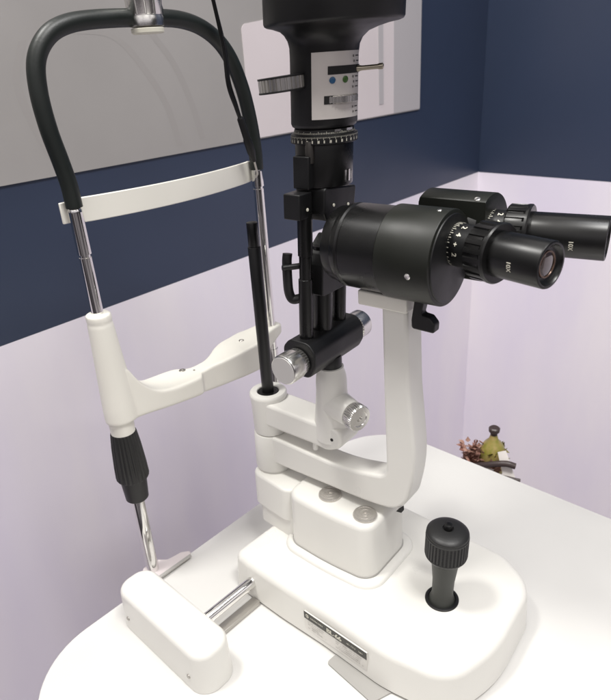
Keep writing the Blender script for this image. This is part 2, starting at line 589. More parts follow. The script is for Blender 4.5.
# chin rest: moulded U, tall sleeve on the left, broad arms, narrow cup
def chin():
    bm = bmesh.new()
    # y, x back, x front, z bottom, z top
    S = [(0.2850, -0.600, -0.5735, 0.2335, 0.296),
         (0.2960, -0.600, -0.5730, 0.2335, 0.299),
         (0.3040, -0.601, -0.5715, 0.2335, 0.297),
         (0.312, -0.602, -0.5700, 0.2335, 0.282),
         (0.322, -0.605, -0.5685, 0.2330, 0.269),
         (0.336, -0.610, -0.567, 0.2315, 0.2585),
         (0.354, -0.615, -0.566, 0.2295, 0.2535),
         (0.375, -0.616, -0.566, 0.2270, 0.2515),
         (0.388, -0.613, -0.5662, 0.2255, 0.2510),
         (0.3945, -0.606, -0.5665, 0.2250, 0.2510),
         (0.3985, -0.602, -0.5690, 0.2250, 0.2510),
         (0.4040, -0.600, -0.5755, 0.2205, 0.2510),
         (0.412, -0.599, -0.5765, 0.2190, 0.2515),
         (0.424, -0.599, -0.5760, 0.2180, 0.2525),
         (0.438, -0.604, -0.5725, 0.2185, 0.2540),
         (0.452, -0.612, -0.570, 0.2190, 0.2555),
         (0.468, -0.617, -0.568, 0.2185, 0.2570),
         (0.490, -0.618, -0.567, 0.2185, 0.2585),
         (0.4990, -0.618, -0.5672, 0.2185, 0.2595),
         (0.5050, -0.617, -0.5690, 0.2190, 0.2600),
         (0.5090, -0.615, -0.5740, 0.2215, 0.2605),
         (0.520, -0.611, -0.5760, 0.2330, 0.2625),
         (0.535, -0.606, -0.5760, 0.2440, 0.2655),
         (0.549, -0.599, -0.5780, 0.2500, 0.2665)]
    def interp(S, m_):
        out = []
        V = [Vector(s[1:] + (0,))[:] for s in S]
        for i in range(len(S) - 1):
            p0 = S[max(i - 1, 0)]
            p1, p2 = S[i], S[i + 1]
            p3 = S[min(i + 2, len(S) - 1)]
            for k in range(m_):
                t = k / m_
                out.append(tuple(0.5 * ((2 * b) + (c - a) * t + (2 * a - 5 * b + 4 * c - d) * t * t + (3 * b - a - 3 * c + d) * t ** 3) for a, b, c, d in zip(p0, p1, p2, p3)))
        out.append(S[-1])
        return out
    rings = []
    for (y, xb, xf, z0, z1) in interp(S, 4):
        poly = fillet([(xb, z0), (xf, z0), (xf, z1), (xb, z1)], [0.005, 0.005, 0.003, 0.003], 4)
        rings.append([bm.verts.new((p.x, y, p.y)) for p in poly])
    n = len(rings[0])
    for k in range(len(rings) - 1):
        for i in range(n):
            j = (i + 1) % n
            bm.faces.new((rings[k][i], rings[k][j], rings[k + 1][j], rings[k + 1][i]))
    bm.faces.new(rings[0][::-1])
    bm.faces.new(rings[-1])
    # left sleeve (oval, wider at the foot)
    prof = [(0.0125, .0160, .0190), (0.0155, .0175, .0205), (0.03, .0175, .0204), (0.07, .0160, .0180), (0.11, .0148, .0152), (0.133, .0140, .0140), (0.134, .0132, .0132), (0.1365, .0132, .0132), (0.1375, .0139, .0139), (0.1435, .0137, .0137), (0.145, .0126, .0126)]
    rr = []
    for dz, a_, b_ in prof:
        rr.append([bm.verts.new((HX + 0.001 + a_ * math.cos(2 * PI * i / 56), YL - 0.0 + (b_ - .014) * 0.35 + b_ * math.sin(2 * PI * i / 56) * 0.97, 0.2215 + dz)) for i in range(56)])
    for k in range(len(rr) - 1):
        for i in range(56):
            j = (i + 1) % 56
            bm.faces.new((rr[k][i], rr[k][j], rr[k + 1][j], rr[k + 1][i]))
    bm.faces.new(rr[0][::-1])
    bm.faces.new(rr[-1])
    # rounded fillet between the sleeve and the arm
    return bm
o = obj('chin_rest', chin(), M['cream'], hr, ang=180)
r_ = o.modifiers.new('remesh', 'REMESH')
r_.mode = 'VOXEL'
r_.voxel_size = 0.0011
r_.use_smooth_shade = True
s_ = o.modifiers.new('smooth', 'SMOOTH')
s_.factor = 0.5
s_.iterations = 14
cr = o
for (x, y, z, rr) in ((-0.600, 0.391, 0.2512, 0.0042), (-0.588, 0.4005, 0.2510, 0.0014), (-0.594, 0.487, 0.2582, 0.0036)):
    bm = bmesh.new()
    lathe(bm, (x, y, z - 0.001), (0, 0, 1), [(0, rr), (0.0014, rr), (0.0017, rr * 0.9), (0.0017, rr * 0.62), (0.0008, rr * 0.55)], 24)
    obj('paper_pin_hole', bm, M['steel'], cr)

# forehead band (bows towards the instrument)
bm = bmesh.new()
N = 40
rows = []
for i in range(N + 1):
    t = i / N
    y = 0.279 + t * (0.545 - 0.279)
    x = -0.5955 + 0.019 * math.sin(PI * min(max((t - 0.05) / 0.9, 0), 1)) ** 0.8
    hh = 0.0125 if 0.03 < t < 0.97 else 0.0105
    zc = 0.4735
    x2 = x - 0.003
    rows.append([bm.verts.new((x, y, zc - hh)), bm.verts.new((x, y, zc + hh)), bm.verts.new((x2, y, zc + hh)), bm.verts.new((x2, y, zc - hh))])
for i in range(N):
    for k in range(4):
        bm.faces.new((rows[i][k], rows[i][(k + 1) % 4], rows[i + 1][(k + 1) % 4], rows[i + 1][k]))
bm.faces.new(rows[0])
bm.faces.new(rows[-1][::-1])
obj('forehead_band', bm, M['cream'], hr, bevel=0.0008, seg=2)

# clamp plate at the table edge
bm = bmesh.new()
pl = fillet([(-0.598, 0.278), (-0.570, 0.278), (-0.569, 0.335), (-0.574, 0.343), (-0.583, 0.332), (-0.586, 0.312), (-0.598, 0.302)], 0.006, 5)
prism(bm, [(p.x, p.y, 0.001) for p in pl], (0, 0, 0.0035))
obj('edge_clamp', bm, M['clearpl'], hr, bevel=0.001)
bm = bmesh.new()
box(bm, (-0.5665, 0.306, 0.0055), (1, 0, 0), (0, 1, 0), (0.0022, 0.030, 0.0012))
obj('edge_strip', bm, M['pad'], hr, bevel=0.0006)
for y in (YL, YR):
    bm = bmesh.new()
    box(bm, (-0.592, y, -0.042), (1, 0, 0), (0, 1, 0), (0.014, 0.018, 0.013))
    obj('clamp_block', bm, M['steel'], hr, bevel=0.002)

# ------------------------------------------------------------------ fixation-lamp cable
fx = thing('cable', 'thin black cable with a thicker plug, hanging beside the right of the padded hoop', 'cable', (-0.578, 0.515, 0.50))
bm = bmesh.new()
cp = [(-0.566, 0.468, 0.70), (-0.566, 0.478, 0.655), (-0.566, 0.485, 0.612), (-0.566, 0.486, 0.576), (-0.566, 0.494, 0.552), (-0.567, 0.500, 0.538)]
tube(bm, catmull(cp, 10), 0.0021, 16)
cp2 = [(-0.571, 0.471, 0.70), (-0.570, 0.482, 0.655), (-0.569, 0.490, 0.612), (-0.569, 0.491, 0.58), (-0.569, 0.498, 0.555), (-0.567, 0.501, 0.538)]
tube(bm, catmull(cp2, 10), 0.0014, 14)
obj('lead', bm, M['gloss'], fx)
bm = bmesh.new()
a = Vector((-0.567, 0.4995, 0.541))
b = Vector((-0.572, 0.520, 0.489))
L_ = (b - a).length
lathe(bm, a, b - a, [(0, 0.0028), (0.002, 0.0040), (0.026, 0.0043), (0.028, 0.0050), (0.044, 0.0050), (L_ - 0.006, 0.0036), (L_, 0.0024)], 28)
obj('plug', bm, M['black'], fx)
bm = bmesh.new()
tube(bm, catmull([b, (-0.574, 0.5235, 0.481), (-0.576, 0.527, 0.473), (-0.582, 0.5285, 0.468)], 6), 0.0013, 12)
obj('plug_tip', bm, M['steel'], fx)

# ------------------------------------------------------------------ rail covers
def cover(yc, label, x0=-0.553, x1=-0.390):
    t = thing('rail_cover', label, 'rail cover', (-0.465, yc, 0.0), 'rail covers on the table')
    pl = fillet([(x0, yc - 0.0265), (x1, yc - 0.0265), (x1, yc + 0.0235), (x0, yc + 0.0235)], 0.021, 14)
    slab('housing', pl, 0.0006, 0.055, M['white'], t, bevel=0.0075, seg=6, draft=0.0015)
    for x in (x0 + 0.024, x1 - 0.024):
        bm = bmesh.new()
        lathe(bm, (x, yc - 0.0255, 0.019), (0, -1, 0), [(0, 0.0026), (0.0014, 0.0026), (0.0018, 0.002), (0.0015, 0.001)], 20)
        s = obj('screw', bm, M['steel'], t)
    return t
cover(0.2435, 'white rounded rail cover at the near table edge, by the left head rest post')
cover(0.575, 'white rounded rail cover on the far side of the table, behind the white arms', -0.562, -0.425)

# ------------------------------------------------------------------ slit lamp
sl = thing('slit_lamp', 'slit lamp eye microscope with white base and arms, black lamp tower and binocular eyepieces', 'slit lamp', (-0.33, 0.445, 0.0))
AX = Vector((-0.498, 0.441))
TH = R(5)
E2 = Vector((math.cos(TH), math.sin(TH)))
N2 = Vector((-E2.y, E2.x))
e3 = Vector((E2.x, E2.y, 0))
n3 = Vector((N2.x, N2.y, 0))
def L(r, o, z):
    p = AX + E2 * r + N2 * o
    return Vector((p.x, p.y, z))

# axle
cyl('axle', (-0.452, 0.262, 0.026), (0, 1, 0), 0.0068, 0.33, M['chrome'], sl, b=0.0006)
for y in (0.306,):
    bm = bmesh.new()
    box(bm, (-0.4435, y, 0.0035), (1, 0, 0), (0, 1, 0), (0.006, 0.036, 0.0028))
    obj('axle_reflection', bm, M['steel'], sl, bevel=0.0005)  # steel strip added as the axle's reflection in the glossy tabletop

# base
bp = fillet([(-0.489, 0.345), (-0.460, 0.3425), (-0.400, 0.3435), (-0.340, 0.3470), (-0.260, 0.3475), (-0.190, 0.362), (-0.172, 0.43), (-0.182, 0.53), (-0.23, 0.556), (-0.34, 0.556), (-0.46, 0.553), (-0.486, 0.548)],
            [.02, .05, .3, .3, .12, .048, .15, .05, .05, .2, .05, .022], 10)
base = slab('base', bp, 0.004, 0.0525, M['white'], sl, bevel=0.0095, seg=7, draft=0.003)
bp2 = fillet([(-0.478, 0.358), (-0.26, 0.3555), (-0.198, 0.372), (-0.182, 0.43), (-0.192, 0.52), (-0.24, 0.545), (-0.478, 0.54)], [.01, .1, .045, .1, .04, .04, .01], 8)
slab('base_shadow_sheet', bp2, 0.0008, 0.0045, M['dark'], sl)  # near-black sheet standing in for the shadow line under the base
bm = bmesh.new()
pp = fillet([(-0.3235, 0.3335), (-0.258, 0.328), (-0.235, 0.39), (-0.318, 0.40)], 0.004, 4)
prism(bm, [(p.x, p.y, 0.0006) for p in pp], (0, 0, 0.0016))
obj('sliding_pad', bm, M['pad'], sl)

# name plate on the front face
npc = Vector((-0.3225, 0.3478, 0.0250))
nd = Vector((1, 0.018, 0)).normalized()
nn = Vector((nd.y, -nd.x, 0))
bm = bmesh.new()
box(bm, npc, nd, nn, (0.0435, 0.0010, 0.0135), 0)
plate = obj('name_plate', bm, M['plate_white'], sl, bevel=0.0002)
def onplate(cx, cz, d=0.0017):
    def f(x, y, dz=0):
        return npc + nd * (cx + x) + Vector((0, 0, cz + y)) + nn * (d + dz)
    return f
bm = bmesh.new()
box(bm, npc + Vector((0, 0, 0.0087)) + nn * 0.0012, nd, nn, (0.0435, 0.0003, 0.0049), 0)
obj('title_band', bm, M['plate_black'], plate)
bm = bmesh.new()
text_into(bm, 'BL-66', 0.0088, onplate(0.0, 0.0085), bold=0.00045)
# small unreadable lettering on both sides of the title: rows of fine strokes
def squiggle(bm, x0, x1, z, h, d, mi=0, dens=1.0):
    x = x0
    while x < x1:
        w_ = random.uniform(0.0007, 0.0013)
        hh = h * random.choice((1, 1, 0.8))
        if random.random() < 0.86:
            kind = random.random()
            f = onplate(0, 0, d)
            def bar(xa, xb, za, zb):
                vs = [bm.verts.new(f(xa, za)), bm.verts.new(f(xb, za)), bm.verts.new(f(xb, zb)), bm.verts.new(f(xa, zb))]
                bm.faces.new(vs).material_index = mi
            bar(x, x + 0.00025, z, z + hh)
            if kind < 0.6:
                bar(x + w_ * 0.7, x + w_ * 0.7 + 0.00025, z, z + hh)
            if kind > 0.3:
                bar(x + 0.00025, x + w_ * 0.7, z + hh * 0.4, z + hh * 0.6)
            if kind > 0.7:
                bar(x + 0.00025, x + w_ * 0.7, z + hh * 0.85, z + hh)
        x += w_ * 1.25
squiggle(bm, -0.0335, -0.0155, 0.0082, 0.0024, 0.0018)
squiggle(bm, 0.0175, 0.0385, 0.0082, 0.0024, 0.0018)
f = onplate(0, 0, 0.0018)
ring = [(math.cos(2 * PI * k / 20), math.sin(2 * PI * k / 20)) for k in range(20)]
for k in range(20):
    j = (k + 1) % 20
    bm.faces.new([bm.verts.new(f(-0.0383 + 0.0023 * ring[a][0] * s, 0.0095 + 0.0028 * ring[a][1] * s)) for a, s in ((k, 1), (j, 1), (j, .72), (k, .72))])
bm.faces.new([bm.verts.new(f(-0.0383 + x, 0.0095 + z)) for x, z in ((-.0004, -.0018), (.0004, -.0018), (.0012, .0018), (.0003, .0010), (-.0011, .0018))])
obj('lettering', bm, M['paint'], plate, recalc=False)
bm = bmesh.new()
for k in range(5):
    z = 0.0028 - k * 0.0031
    for (a, b_) in ((-0.038, -0.012), (0.002, 0.040)) if k != 3 else ((-0.034, -0.020), (0.006, 0.040)):
        squiggle(bm, a, b_ - random.uniform(0, 0.006), z, 0.0014, 0.0015)
obj('small_print', bm, M['grey_ink'], plate, recalc=False)

# joystick
J = Vector((-0.2515, 0.447, 0.0525))
bm = bmesh.new()
lathe(bm, J + Vector((0, 0, -0.0005)), (0, 0, 1), [(0, 0.0182), (0.0016, 0.0182), (0.0024, 0.0172), (0.0024, 0.0150), (0.0012, 0.0142), (0.0010, 0.008)], 56)
js = obj('joystick', bm, M['black'], sl)
jt = Vector((0.030, 0.006, 1)).normalized()
bm = bmesh.new()
prof = [(0.0005, 0.0145), (0.003, 0.0132), (0.010, 0.0113), (0.03, 0.0118), (0.055, 0.0144), (0.066, 0.0150)]
lathe(bm, J, jt, prof, 56)
obj('joystick_stem', bm, mat('dark_grey_metal', (0.026, 0.028, 0.024), 0.42, bump=0.1, bscale=500), js)
bm = bmesh.new()
b1 = [(0.060, 0.0150), (0.0625, 0.0195), (0.066, 0.0218), (0.0675, 0.0222)]
rows_ = 22
for k in range(rows_):
    z = 0.068 + k * 0.0011
    b1.append((z, 0.0224 if k % 2 else 0.0221))
b1 += [(0.0925, 0.0222), (0.0932, 0.0216), (0.0945, 0.0216), (0.0952, 0.0219), (0.0962, 0.0217), (0.0974, 0.0206), (0.0988, 0.0180), (0.1000, 0.0138), (0.1007, 0.009), (0.1008, 0.0058), (0.1000, 0.0052)]
def jm(i, k):
    if 4 <= k < 4 + rows_:
        return 1 if ((i // 2) + k) % 2 else 0.975
    return 1
lathe(bm, J, jt, b1, 144, mod=jm)
obj('joystick_head', bm, M['grip'], js, ang=30)
bm = bmesh.new()
lathe(bm, J + jt * 0.1000, jt, [(0, 0.0046), (0.0045, 0.0046), (0.0058, 0.0040), (0.0063, 0.0026), (0.0064, 0.001)], 32)
obj('joystick_button', bm, M['gloss'], js)

# column box with flared foot on the base
def boxplan(r0, r1, o0, o1, rad, bow=0.004):
    T4 = R(4)
    ee = Vector((math.cos(T4), math.sin(T4)))
    nn_ = Vector((-ee.y, ee.x))
    pts = [(r0, o0), ((r0 + r1) / 2, o0 - bow), (r1, o0), (r1, o1), ((r0 + r1) / 2, o1 + bow), (r0, o1)]
    P = [AX + ee * a_ + nn_ * b_ for a_, b_ in pts]
    return fillet(P, [rad, 0.4, rad, rad, 0.4, rad], 9)
slab('column_foot', boxplan(0.044, 0.184, -0.052, 0.052, 0.026), 0.0515, 0.0575, M['white'], sl, bevel=0.005, seg=4)
slab('column_box', boxplan(0.051, 0.173, -0.042, 0.042, 0.020), 0.0568, 0.131, M['white'], sl, bevel=0.0075, seg=5, draft=0.001)
bm = bmesh.new()
pl = boxplan(0.0502, 0.1738, -0.0428, 0.0428, 0.020)
prism(bm, [(p.x, p.y, 0.0572) for p in pl], (0, 0, 0.0022))
obj('joint_shade_strip', bm, M['pad'], sl)  # solid grey strip put in as the shade of the joint below the box
# knurled caps on the box top
for x, y in ((-0.3427, 0.4300), (-0.3961, 0.4322)):
    bm = bmesh.new()
    pr = [(0, 0.0128), (0.001, 0.0135), (0.0030, 0.0135), (0.0038, 0.0128), (0.0038, 0.0112), (0.0034, 0.0110), (0.0034, 0.0090), (0.0038, 0.0088), (0.0038, 0.0066), (0.0034, 0.0064), (0.0034, 0.0044), (0.0038, 0.0042), (0.0038, 0.0022), (0.0028, 0.0020)]
    def km(i, k):
        return (1 if (i % 4) < 2 else 0.96) if k in (1, 2) else 1
    lathe(bm, (x, y, 0.1305), (0, 0, 1), pr, 160, mod=km)
    obj('round_cap', bm, M['capm'], sl, ang=30)

# hub support and stacked hubs around the swing axis
sup = fillet([tuple(AX + Vector((-0.018, -0.030))), tuple(AX + Vector((0.06, -0.034))), tuple(AX + Vector((0.06, 0.036))), tuple(AX + Vector((-0.018, 0.032)))], 0.018, 8)
slab('hub_support', sup, 0.080, 0.1255, M['white'], sl, bevel=0.004, seg=4, draft=0.001)
sup2 = fillet([tuple(AX + Vector((-0.008, -0.028))), tuple(AX + Vector((0.06, -0.030))), tuple(AX + Vector((0.06, 0.032))), tuple(AX + Vector((-0.008, 0.030)))], 0.010, 8)
slab('support_foot', sup2, 0.0518, 0.082, M['white'], sl)
def hub(name, z0, z1, r0, r1, m_):
    bm = bmesh.new()
    lathe(bm, (AX.x, AX.y, z0), (0, 0, 1), [(0, r0 - 0.0016), (0.0008, r0 - 0.0004), (0.002, r0), (z1 - z0 - 0.002, r1), (z1 - z0 - 0.0006, r1 - 0.0006), (z1 - z0, r1 - 0.002)], 72)
    return obj(name, bm, m_, sl)
hub('lower_hub', 0.1240, 0.1285, 0.0215, 0.0215, M['white'])

# microscope arm: hub + L shaped arm, one casting
def arm_mesh(poly, rad, o0, o1, n=10):
    bm = bmesh.new()
    P = fillet(poly, rad, n)
    prism(bm, [L(p.x, o0, p.y) for p in P], n3 * (o1 - o0))
    return bm
ma = obj('microscope_arm', arm_mesh(
    [(0.006, 0.1415), (0.150, 0.1430), (0.1990, 0.149), (0.2115, 0.215), (0.2020, 0.302), (0.1985, 0.388), (0.1715, 0.388), (0.1735, 0.285), (0.1765, 0.188), (0.120, 0.1760), (0.030, 0.1800), (0.006, 0.1800)],
    [0, 0.2, 0.040, 0.2, 0.3, 0, 0, 0.2, 0.014, 0.2, 0, 0], -0.0165, 0.0130), M['white'], sl, bevel=0.0036, seg=4)
bm = bmesh.new()
lathe(bm, (AX.x, AX.y, 0.1280), (0, 0, 1), [(0, 0.0215), (0.001, 0.0232), (0.003, 0.0235), (0.0495, 0.0222), (0.0515, 0.0212)], 72)
obj('arm_hub', bm, M['white'], ma)
bm = bmesh.new()   # mounting shoe under the microscope
sh = fillet([(0.1500, 0.3835), (0.2020, 0.3835), (0.2020, 0.398), (0.1500, 0.398)], 0.0015, 3)
prism(bm, [L(p.x, -0.0235, p.y) for p in sh], n3 * 0.045)
obj('mounting_shoe', bm, M['cream'], ma, bevel=0.0015)
bm = bmesh.new()
tri = [L(0.189, -0.017, 0.1480), L(0.1955, -0.017, 0.1490), L(0.1950, -0.017, 0.1550)]
prism(bm, tri, n3 * 0.006)
obj('stop_tab', bm, M['dark'], ma)

# illumination arm: hub + arm + upright socket
ia = obj('lamp_arm', arm_mesh(
    [(0.004, 0.1955), (0.080, 0.1955), (0.100, 0.1935), (0.1205, 0.2035), (0.1205, 0.222), (0.110, 0.2270), (0.080, 0.2255), (0.004, 0.2275)],
    [0, 0.05, 0.02, 0.014, 0.01, 0.03, 0.05, 0], -0.0188, 0.0188), M['white'], sl, bevel=0.004, seg=4)
bm = bmesh.new()
lathe(bm, (AX.x, AX.y, 0.1800), (0, 0, 1), [(0, 0.0195), (0.001, 0.0208), (0.003, 0.0212), (0.040, 0.0218), (0.0500, 0.0230), (0.0525, 0.0230), (0.0545, 0.0215), (0.0545, 0.0140), (0.0535, 0.0132), (0.050, 0.0128)], 72)
obj('arm_hub', bm, M['white'], ia)
TW = Vector((L(0.0970, 0, 0).x, L(0.0970, 0, 0).y))      # tower axis
bm = bmesh.new()
lathe(bm, (TW.x, TW.y, 0.205), (0, 0, 1), [(0, 0.0215), (0.02, 0.0210), (0.045, 0.0185), (0.060, 0.0172), (0.070, 0.0172), (0.078, 0.0165), (0.083, 0.0150), (0.0845, 0.0145), (0.0885, 0.0142), (0.0892, 0.0130)], 64)
obj('upright_socket', bm, M['white'], ia)
bm = bmesh.new()
kdir = (e3 - n3 * 0.28 + Vector((0, 0, -0.04))).normalized()
lathe(bm, (TW.x, TW.y, 0.2490), kdir, [(0.004, 0.0180), (0.018, 0.0160), (0.0315, 0.0148), (0.0335, 0.0138)], 56)
obj('side_boss', bm, M['white'], ia)
bm = bmesh.new()
kp = [(0.0338, 0.0115), (0.035, 0.0142), (0.0365, 0.0148), (0.0455, 0.0148), (0.0470, 0.0138), (0.0470, 0.0095), (0.0462, 0.0090), (0.0462, 0.0035), (0.0445, 0.003)]
lathe(bm, (TW.x, TW.y, 0.2490), kdir, kp, 176, mod=lambda i, k: (1 if (i % 4) < 2 else 0.955) if k in (2, 3) else 1)
obj('side_knob', bm, M['alu'], ia, ang=30)
bm = bmesh.new()
lathe(bm, L(0.108, -0.0185, 0.2120), -n3, [(0, 0.0019), (0.0008, 0.0019), (0.0006, 0.0010)], 20)
obj('screw_hole', bm, M['dark'], ia)
cyl('stop_pin', L(0.078, -0.011, 0.184), (0, 0, 1), 0.0032, 0.013, M['white'], ia, b=0.0005, n=24)

# black pillar standing in the hub
bm = bmesh.new()
lathe(bm, (AX.x, AX.y, 0.2305), (0, 0, 1), [(0, 0.0132), (0.003, 0.0132), (0.0036, 0.012), (0.0036, 0.009)], 48)
plr = obj('pillar', bm, M['gloss'], sl)
cyl('pillar_rod', (AX.x, AX.y, 0.2335), (0, 0, 1), 0.0072, 0.181, M['black'], plr, b=0.0006)
cyl('pillar_head', (AX.x, AX.y, 0.4130), (0, 0, 1), 0.0062, 0.0285, M['gloss'], plr, b=0.0006)

# tilting block with knobs
tl = Vector((TW.x - 0.006, TW.y - 0.001, 0.3195))
cyl('tilt_neck', (TW.x, TW.y, 0.2915), (0, 0, 1), 0.0125, 0.016, M['black'], sl)
bm = bmesh.new()
sec = fillet([(-0.0205, -0.006), (-0.012, -0.020), (0.013, -0.020), (0.0205, -0.006), (0.0205, 0.010), (0.012, 0.0195), (-0.012, 0.0195), (-0.0205, 0.010)], 0.011, 6)
prism(bm, [tl + e3 * p.x + Vector((0, 0, p.y)) - n3 * 0.0445 for p in sec], n3 * 0.089)
blk = obj('tilt_block', bm, M['black'], sl, bevel=0.0012)
for sgn, rr, ln in ((-1, 0.0160, 0.026), (1, 0.0158, 0.026)):
    bm = bmesh.new()
    kp = [(0.0, rr * 0.8), (0.001, rr * 0.93), (ln * 0.30, rr * 0.93), (ln * 0.34, rr), (ln - 0.0018, rr), (ln - 0.0005, rr * 0.96), (ln, rr * 0.9)]
    dr = n3 * sgn
    lathe(bm, tl + Vector((0, 0, -0.002)) + dr * 0.0450, dr, kp, 128, mod=lambda i, k: (1 if (i % 4) < 2 else 0.965) if k in (1, 2) else 1)
    kn = obj('tilt_knob', bm, M['alu'], blk, ang=30)
    bm = bmesh.new()
    lathe(bm, tl + Vector((0, 0, -0.002)) + dr * (0.0450 + ln + 0.0001), dr, [(0, rr * 0.90), (0.0004, rr * 0.89), (0.0004, rr * 0.02)], 48)
    obj('knob_face', bm, M['aluface'], kn)

# lamp tower rods (the whole tower above the tilt block leans slightly towards the operator)
LEAN = True
tz = 0.330
for i, (o, r_a, ztop) in enumerate(((-0.031, 0.0068, 0.478), (-0.003, 0.0105, 0.430), (0.026, 0.0080, 0.470))):
    p = TW + N2 * o
    bm = bmesh.new()
    if i == 0:
        lathe(bm, (p.x, p.y, tz), (0, 0, 1), [(0, 0.0072), (0.072, 0.0072), (0.0725, 0.0062), (0.096, 0.0062), (0.0965, 0.0072), (0.140, 0.0072)], 40)
    else:
        lathe(bm, (p.x, p.y, tz), (0, 0, 1), [(0, r_a), (ztop - tz, r_a)], 40)
    obj('tower_rod', bm, M['gloss'], sl)
# mirror / prism carrier between the rods
def TP(o, x, z):
    p = TW + N2 * o + E2 * x
    return Vector((p.x, p.y, z))
bm = bmesh.new()
pr_ = fillet([(-0.022, 0.382), (0.016, 0.382), (0.022, 0.398), (0.022, 0.428), (0.004, 0.440), (-0.016, 0.424), (-0.022, 0.414)], 0.003, 4)
prism(bm, [TP(p.x, -0.010, p.y) for p in pr_], e3 * 0.024)
mc = obj('mirror_carrier', bm, M['black'], sl, bevel=0.001)
for o_, z_ in ((0.010, 0.398), (0.010, 0.409)):
    bm = bmesh.new()
    lathe(bm, TP(o_, 0.0142, z_), e3, [(0, 0.0022), (0.0008, 0.002), (0.0009, 0.001)], 16)
    obj('screw', bm, M['steel'], mc)
# curved lever on the left
bm = bmesh.new()
tube(bm, catmull([TP(-0.0385, -0.016, 0.4280), TP(-0.0398, -0.016, 0.420), TP(-0.0395, -0.016, 0.402), TP(-0.0380, -0.016, 0.388), TP(-0.0360, -0.013, 0.380), TP(-0.0320, -0.006, 0.381)], 8), 0.0048, 18)
tube(bm, [TP(-0.048, -0.015, 0.416), TP(-0.030, -0.004, 0.415)], 0.003, 14)
obj('filter_lever', bm, M['black'], sl)

# upper carrier bracket
bm = bmesh.new()
br = fillet([(-0.020, 0.4585), (0.022, 0.4585), (0.026, 0.466), (0.028, 0.484), (-0.024, 0.490), (-0.024, 0.466)], 0.003, 4)
prism(bm, [TP(p.x, -0.016, p.y) for p in br], e3 * 0.034)
bk = obj('carrier_bracket', bm, M['black'], sl, bevel=0.0015)
bm = bmesh.new()
box(bm, TP(-0.0375, -0.003, 0.4755), e3, n3, (0.0095, 0.0095, 0.0118))
obj('rod_clamp', bm, M['black'], bk, bevel=0.0012)
for o_, z_ , x_ in ((-0.0375, 0.4725, 0.0082), (-0.010, 0.472, 0.0182), (0.014, 0.468, 0.0182)):
    bm = bmesh.new()
    lathe(bm, TP(o_, x_, z_), e3, [(0, 0.0016), (0.0006, 0.0015), (0.0007, 0.0005)], 14)
    obj('screw', bm, M['paint'], bk)

# optics barrel, dial ring
cyl('lamp_barrel', (TW.x, TW.y, 0.4895), (0, 0, 1), 0.0270, 0.040, M['gloss'], sl, b=0.001, n=72)
bm = bmesh.new()
box(bm, TP(-0.0265, -0.002, 0.504), e3, n3, (0.009, 0.007, 0.0145))
obj('side_rib', bm, M['black'], sl, bevel=0.001)
cyl('side_rod', TP(-0.0275, 0.004, 0.512), (0, 0, 1), 0.0040, 0.019, M['darkrod'], sl, b=0.0003, n=20)
bm = bmesh.new()
for k, ang_ in enumerate((6, 17, 22, 27)):
    a_ = R(-10 + ang_)
    rr = 0.0274
    c_ = Vector((TW.x + rr * math.cos(a_), TW.y + rr * math.sin(a_), 0.4985))
    er = Vector((math.cos(a_), math.sin(a_), 0))
    et = Vector((-er.y, er.x, 0))
    box(bm, c_, er, et, (0.0006, 0.0011 if k < 2 else 0.0004, 0.0052 if k < 2 else 0.0035))
obj('slit_scale', bm, M['alu'], sl)

DZ = 0.5275
bm = bmesh.new()
lathe(bm, (TW.x, TW.y, DZ), (0, 0, 1), [(0, 0.0295), (0.0006, 0.0307), (0.0075, 0.0307), (0.0080, 0.0297), (0.0085, 0.0280), (0.0125, 0.0272), (0.0128, 0.026)], 96)
dial = obj('angle_dial', bm, M['black'], sl)
bm = bmesh.new()
def arc_patch(bm, cx, cy, rr, a0, a1, z0, z1, mi=0, steps=1, rtop=None):
    rtop = rtop or rr
    for k in range(steps):
        b0 = a0 + (a1 - a0) * k / steps
        b1_ = a0 + (a1 - a0) * (k + 1) / steps
        vs = [(rr, b0, z0), (rr, b1_, z0), (rtop, b1_, z1), (rtop, b0, z1)]
        f_ = bm.faces.new([bm.verts.new((cx + r * math.cos(t), cy + r * math.sin(t), z)) for r, t, z in vs])
        f_.material_index = mi
for k in range(72):
    a0 = 2 * PI * k / 72
    if k % 2 == 0:     # number blocks
        for q in (0.006, 0.026, 0.046):
            if q < 0.04 or k % 4 == 0:
                arc_patch(bm, TW.x, TW.y, 0.03085, a0 + q, a0 + q + 0.013, DZ + 0.0018, DZ + 0.0042)
for k in range(144):
    a0 = 2 * PI * k / 144
    h_ = 0.0026 if k % 4 == 0 else 0.0014
    arc_patch(bm, TW.x, TW.y, 0.03085, a0, a0 + 0.010, DZ + 0.0068 - h_ + 0.0006, DZ + 0.0070)
for k in range(120):
    a0 = 2 * PI * k / 120
    arc_patch(bm, TW.x, TW.y, 0.0281, a0, a0 + 0.012, DZ + 0.0090, DZ + 0.0090 + (0.0022 if k % 5 == 0 else 0.0012), rtop=0.0277)
obj('graduations', bm, M['paint'], dial, recalc=False)
bm = bmesh.new()
for a_, wd in ((R(-24), 0.0030), (R(4), 0.0042)):
    er = Vector((math.cos(a_), math.sin(a_), 0))
    et = Vector((-er.y, er.x, 0))
    box(bm, Vector((TW.x, TW.y, DZ + 0.0115)) + er * 0.0272, er, et, (0.0012, wd, 0.0010))
obj('index_mark', bm, M['alu'], dial)

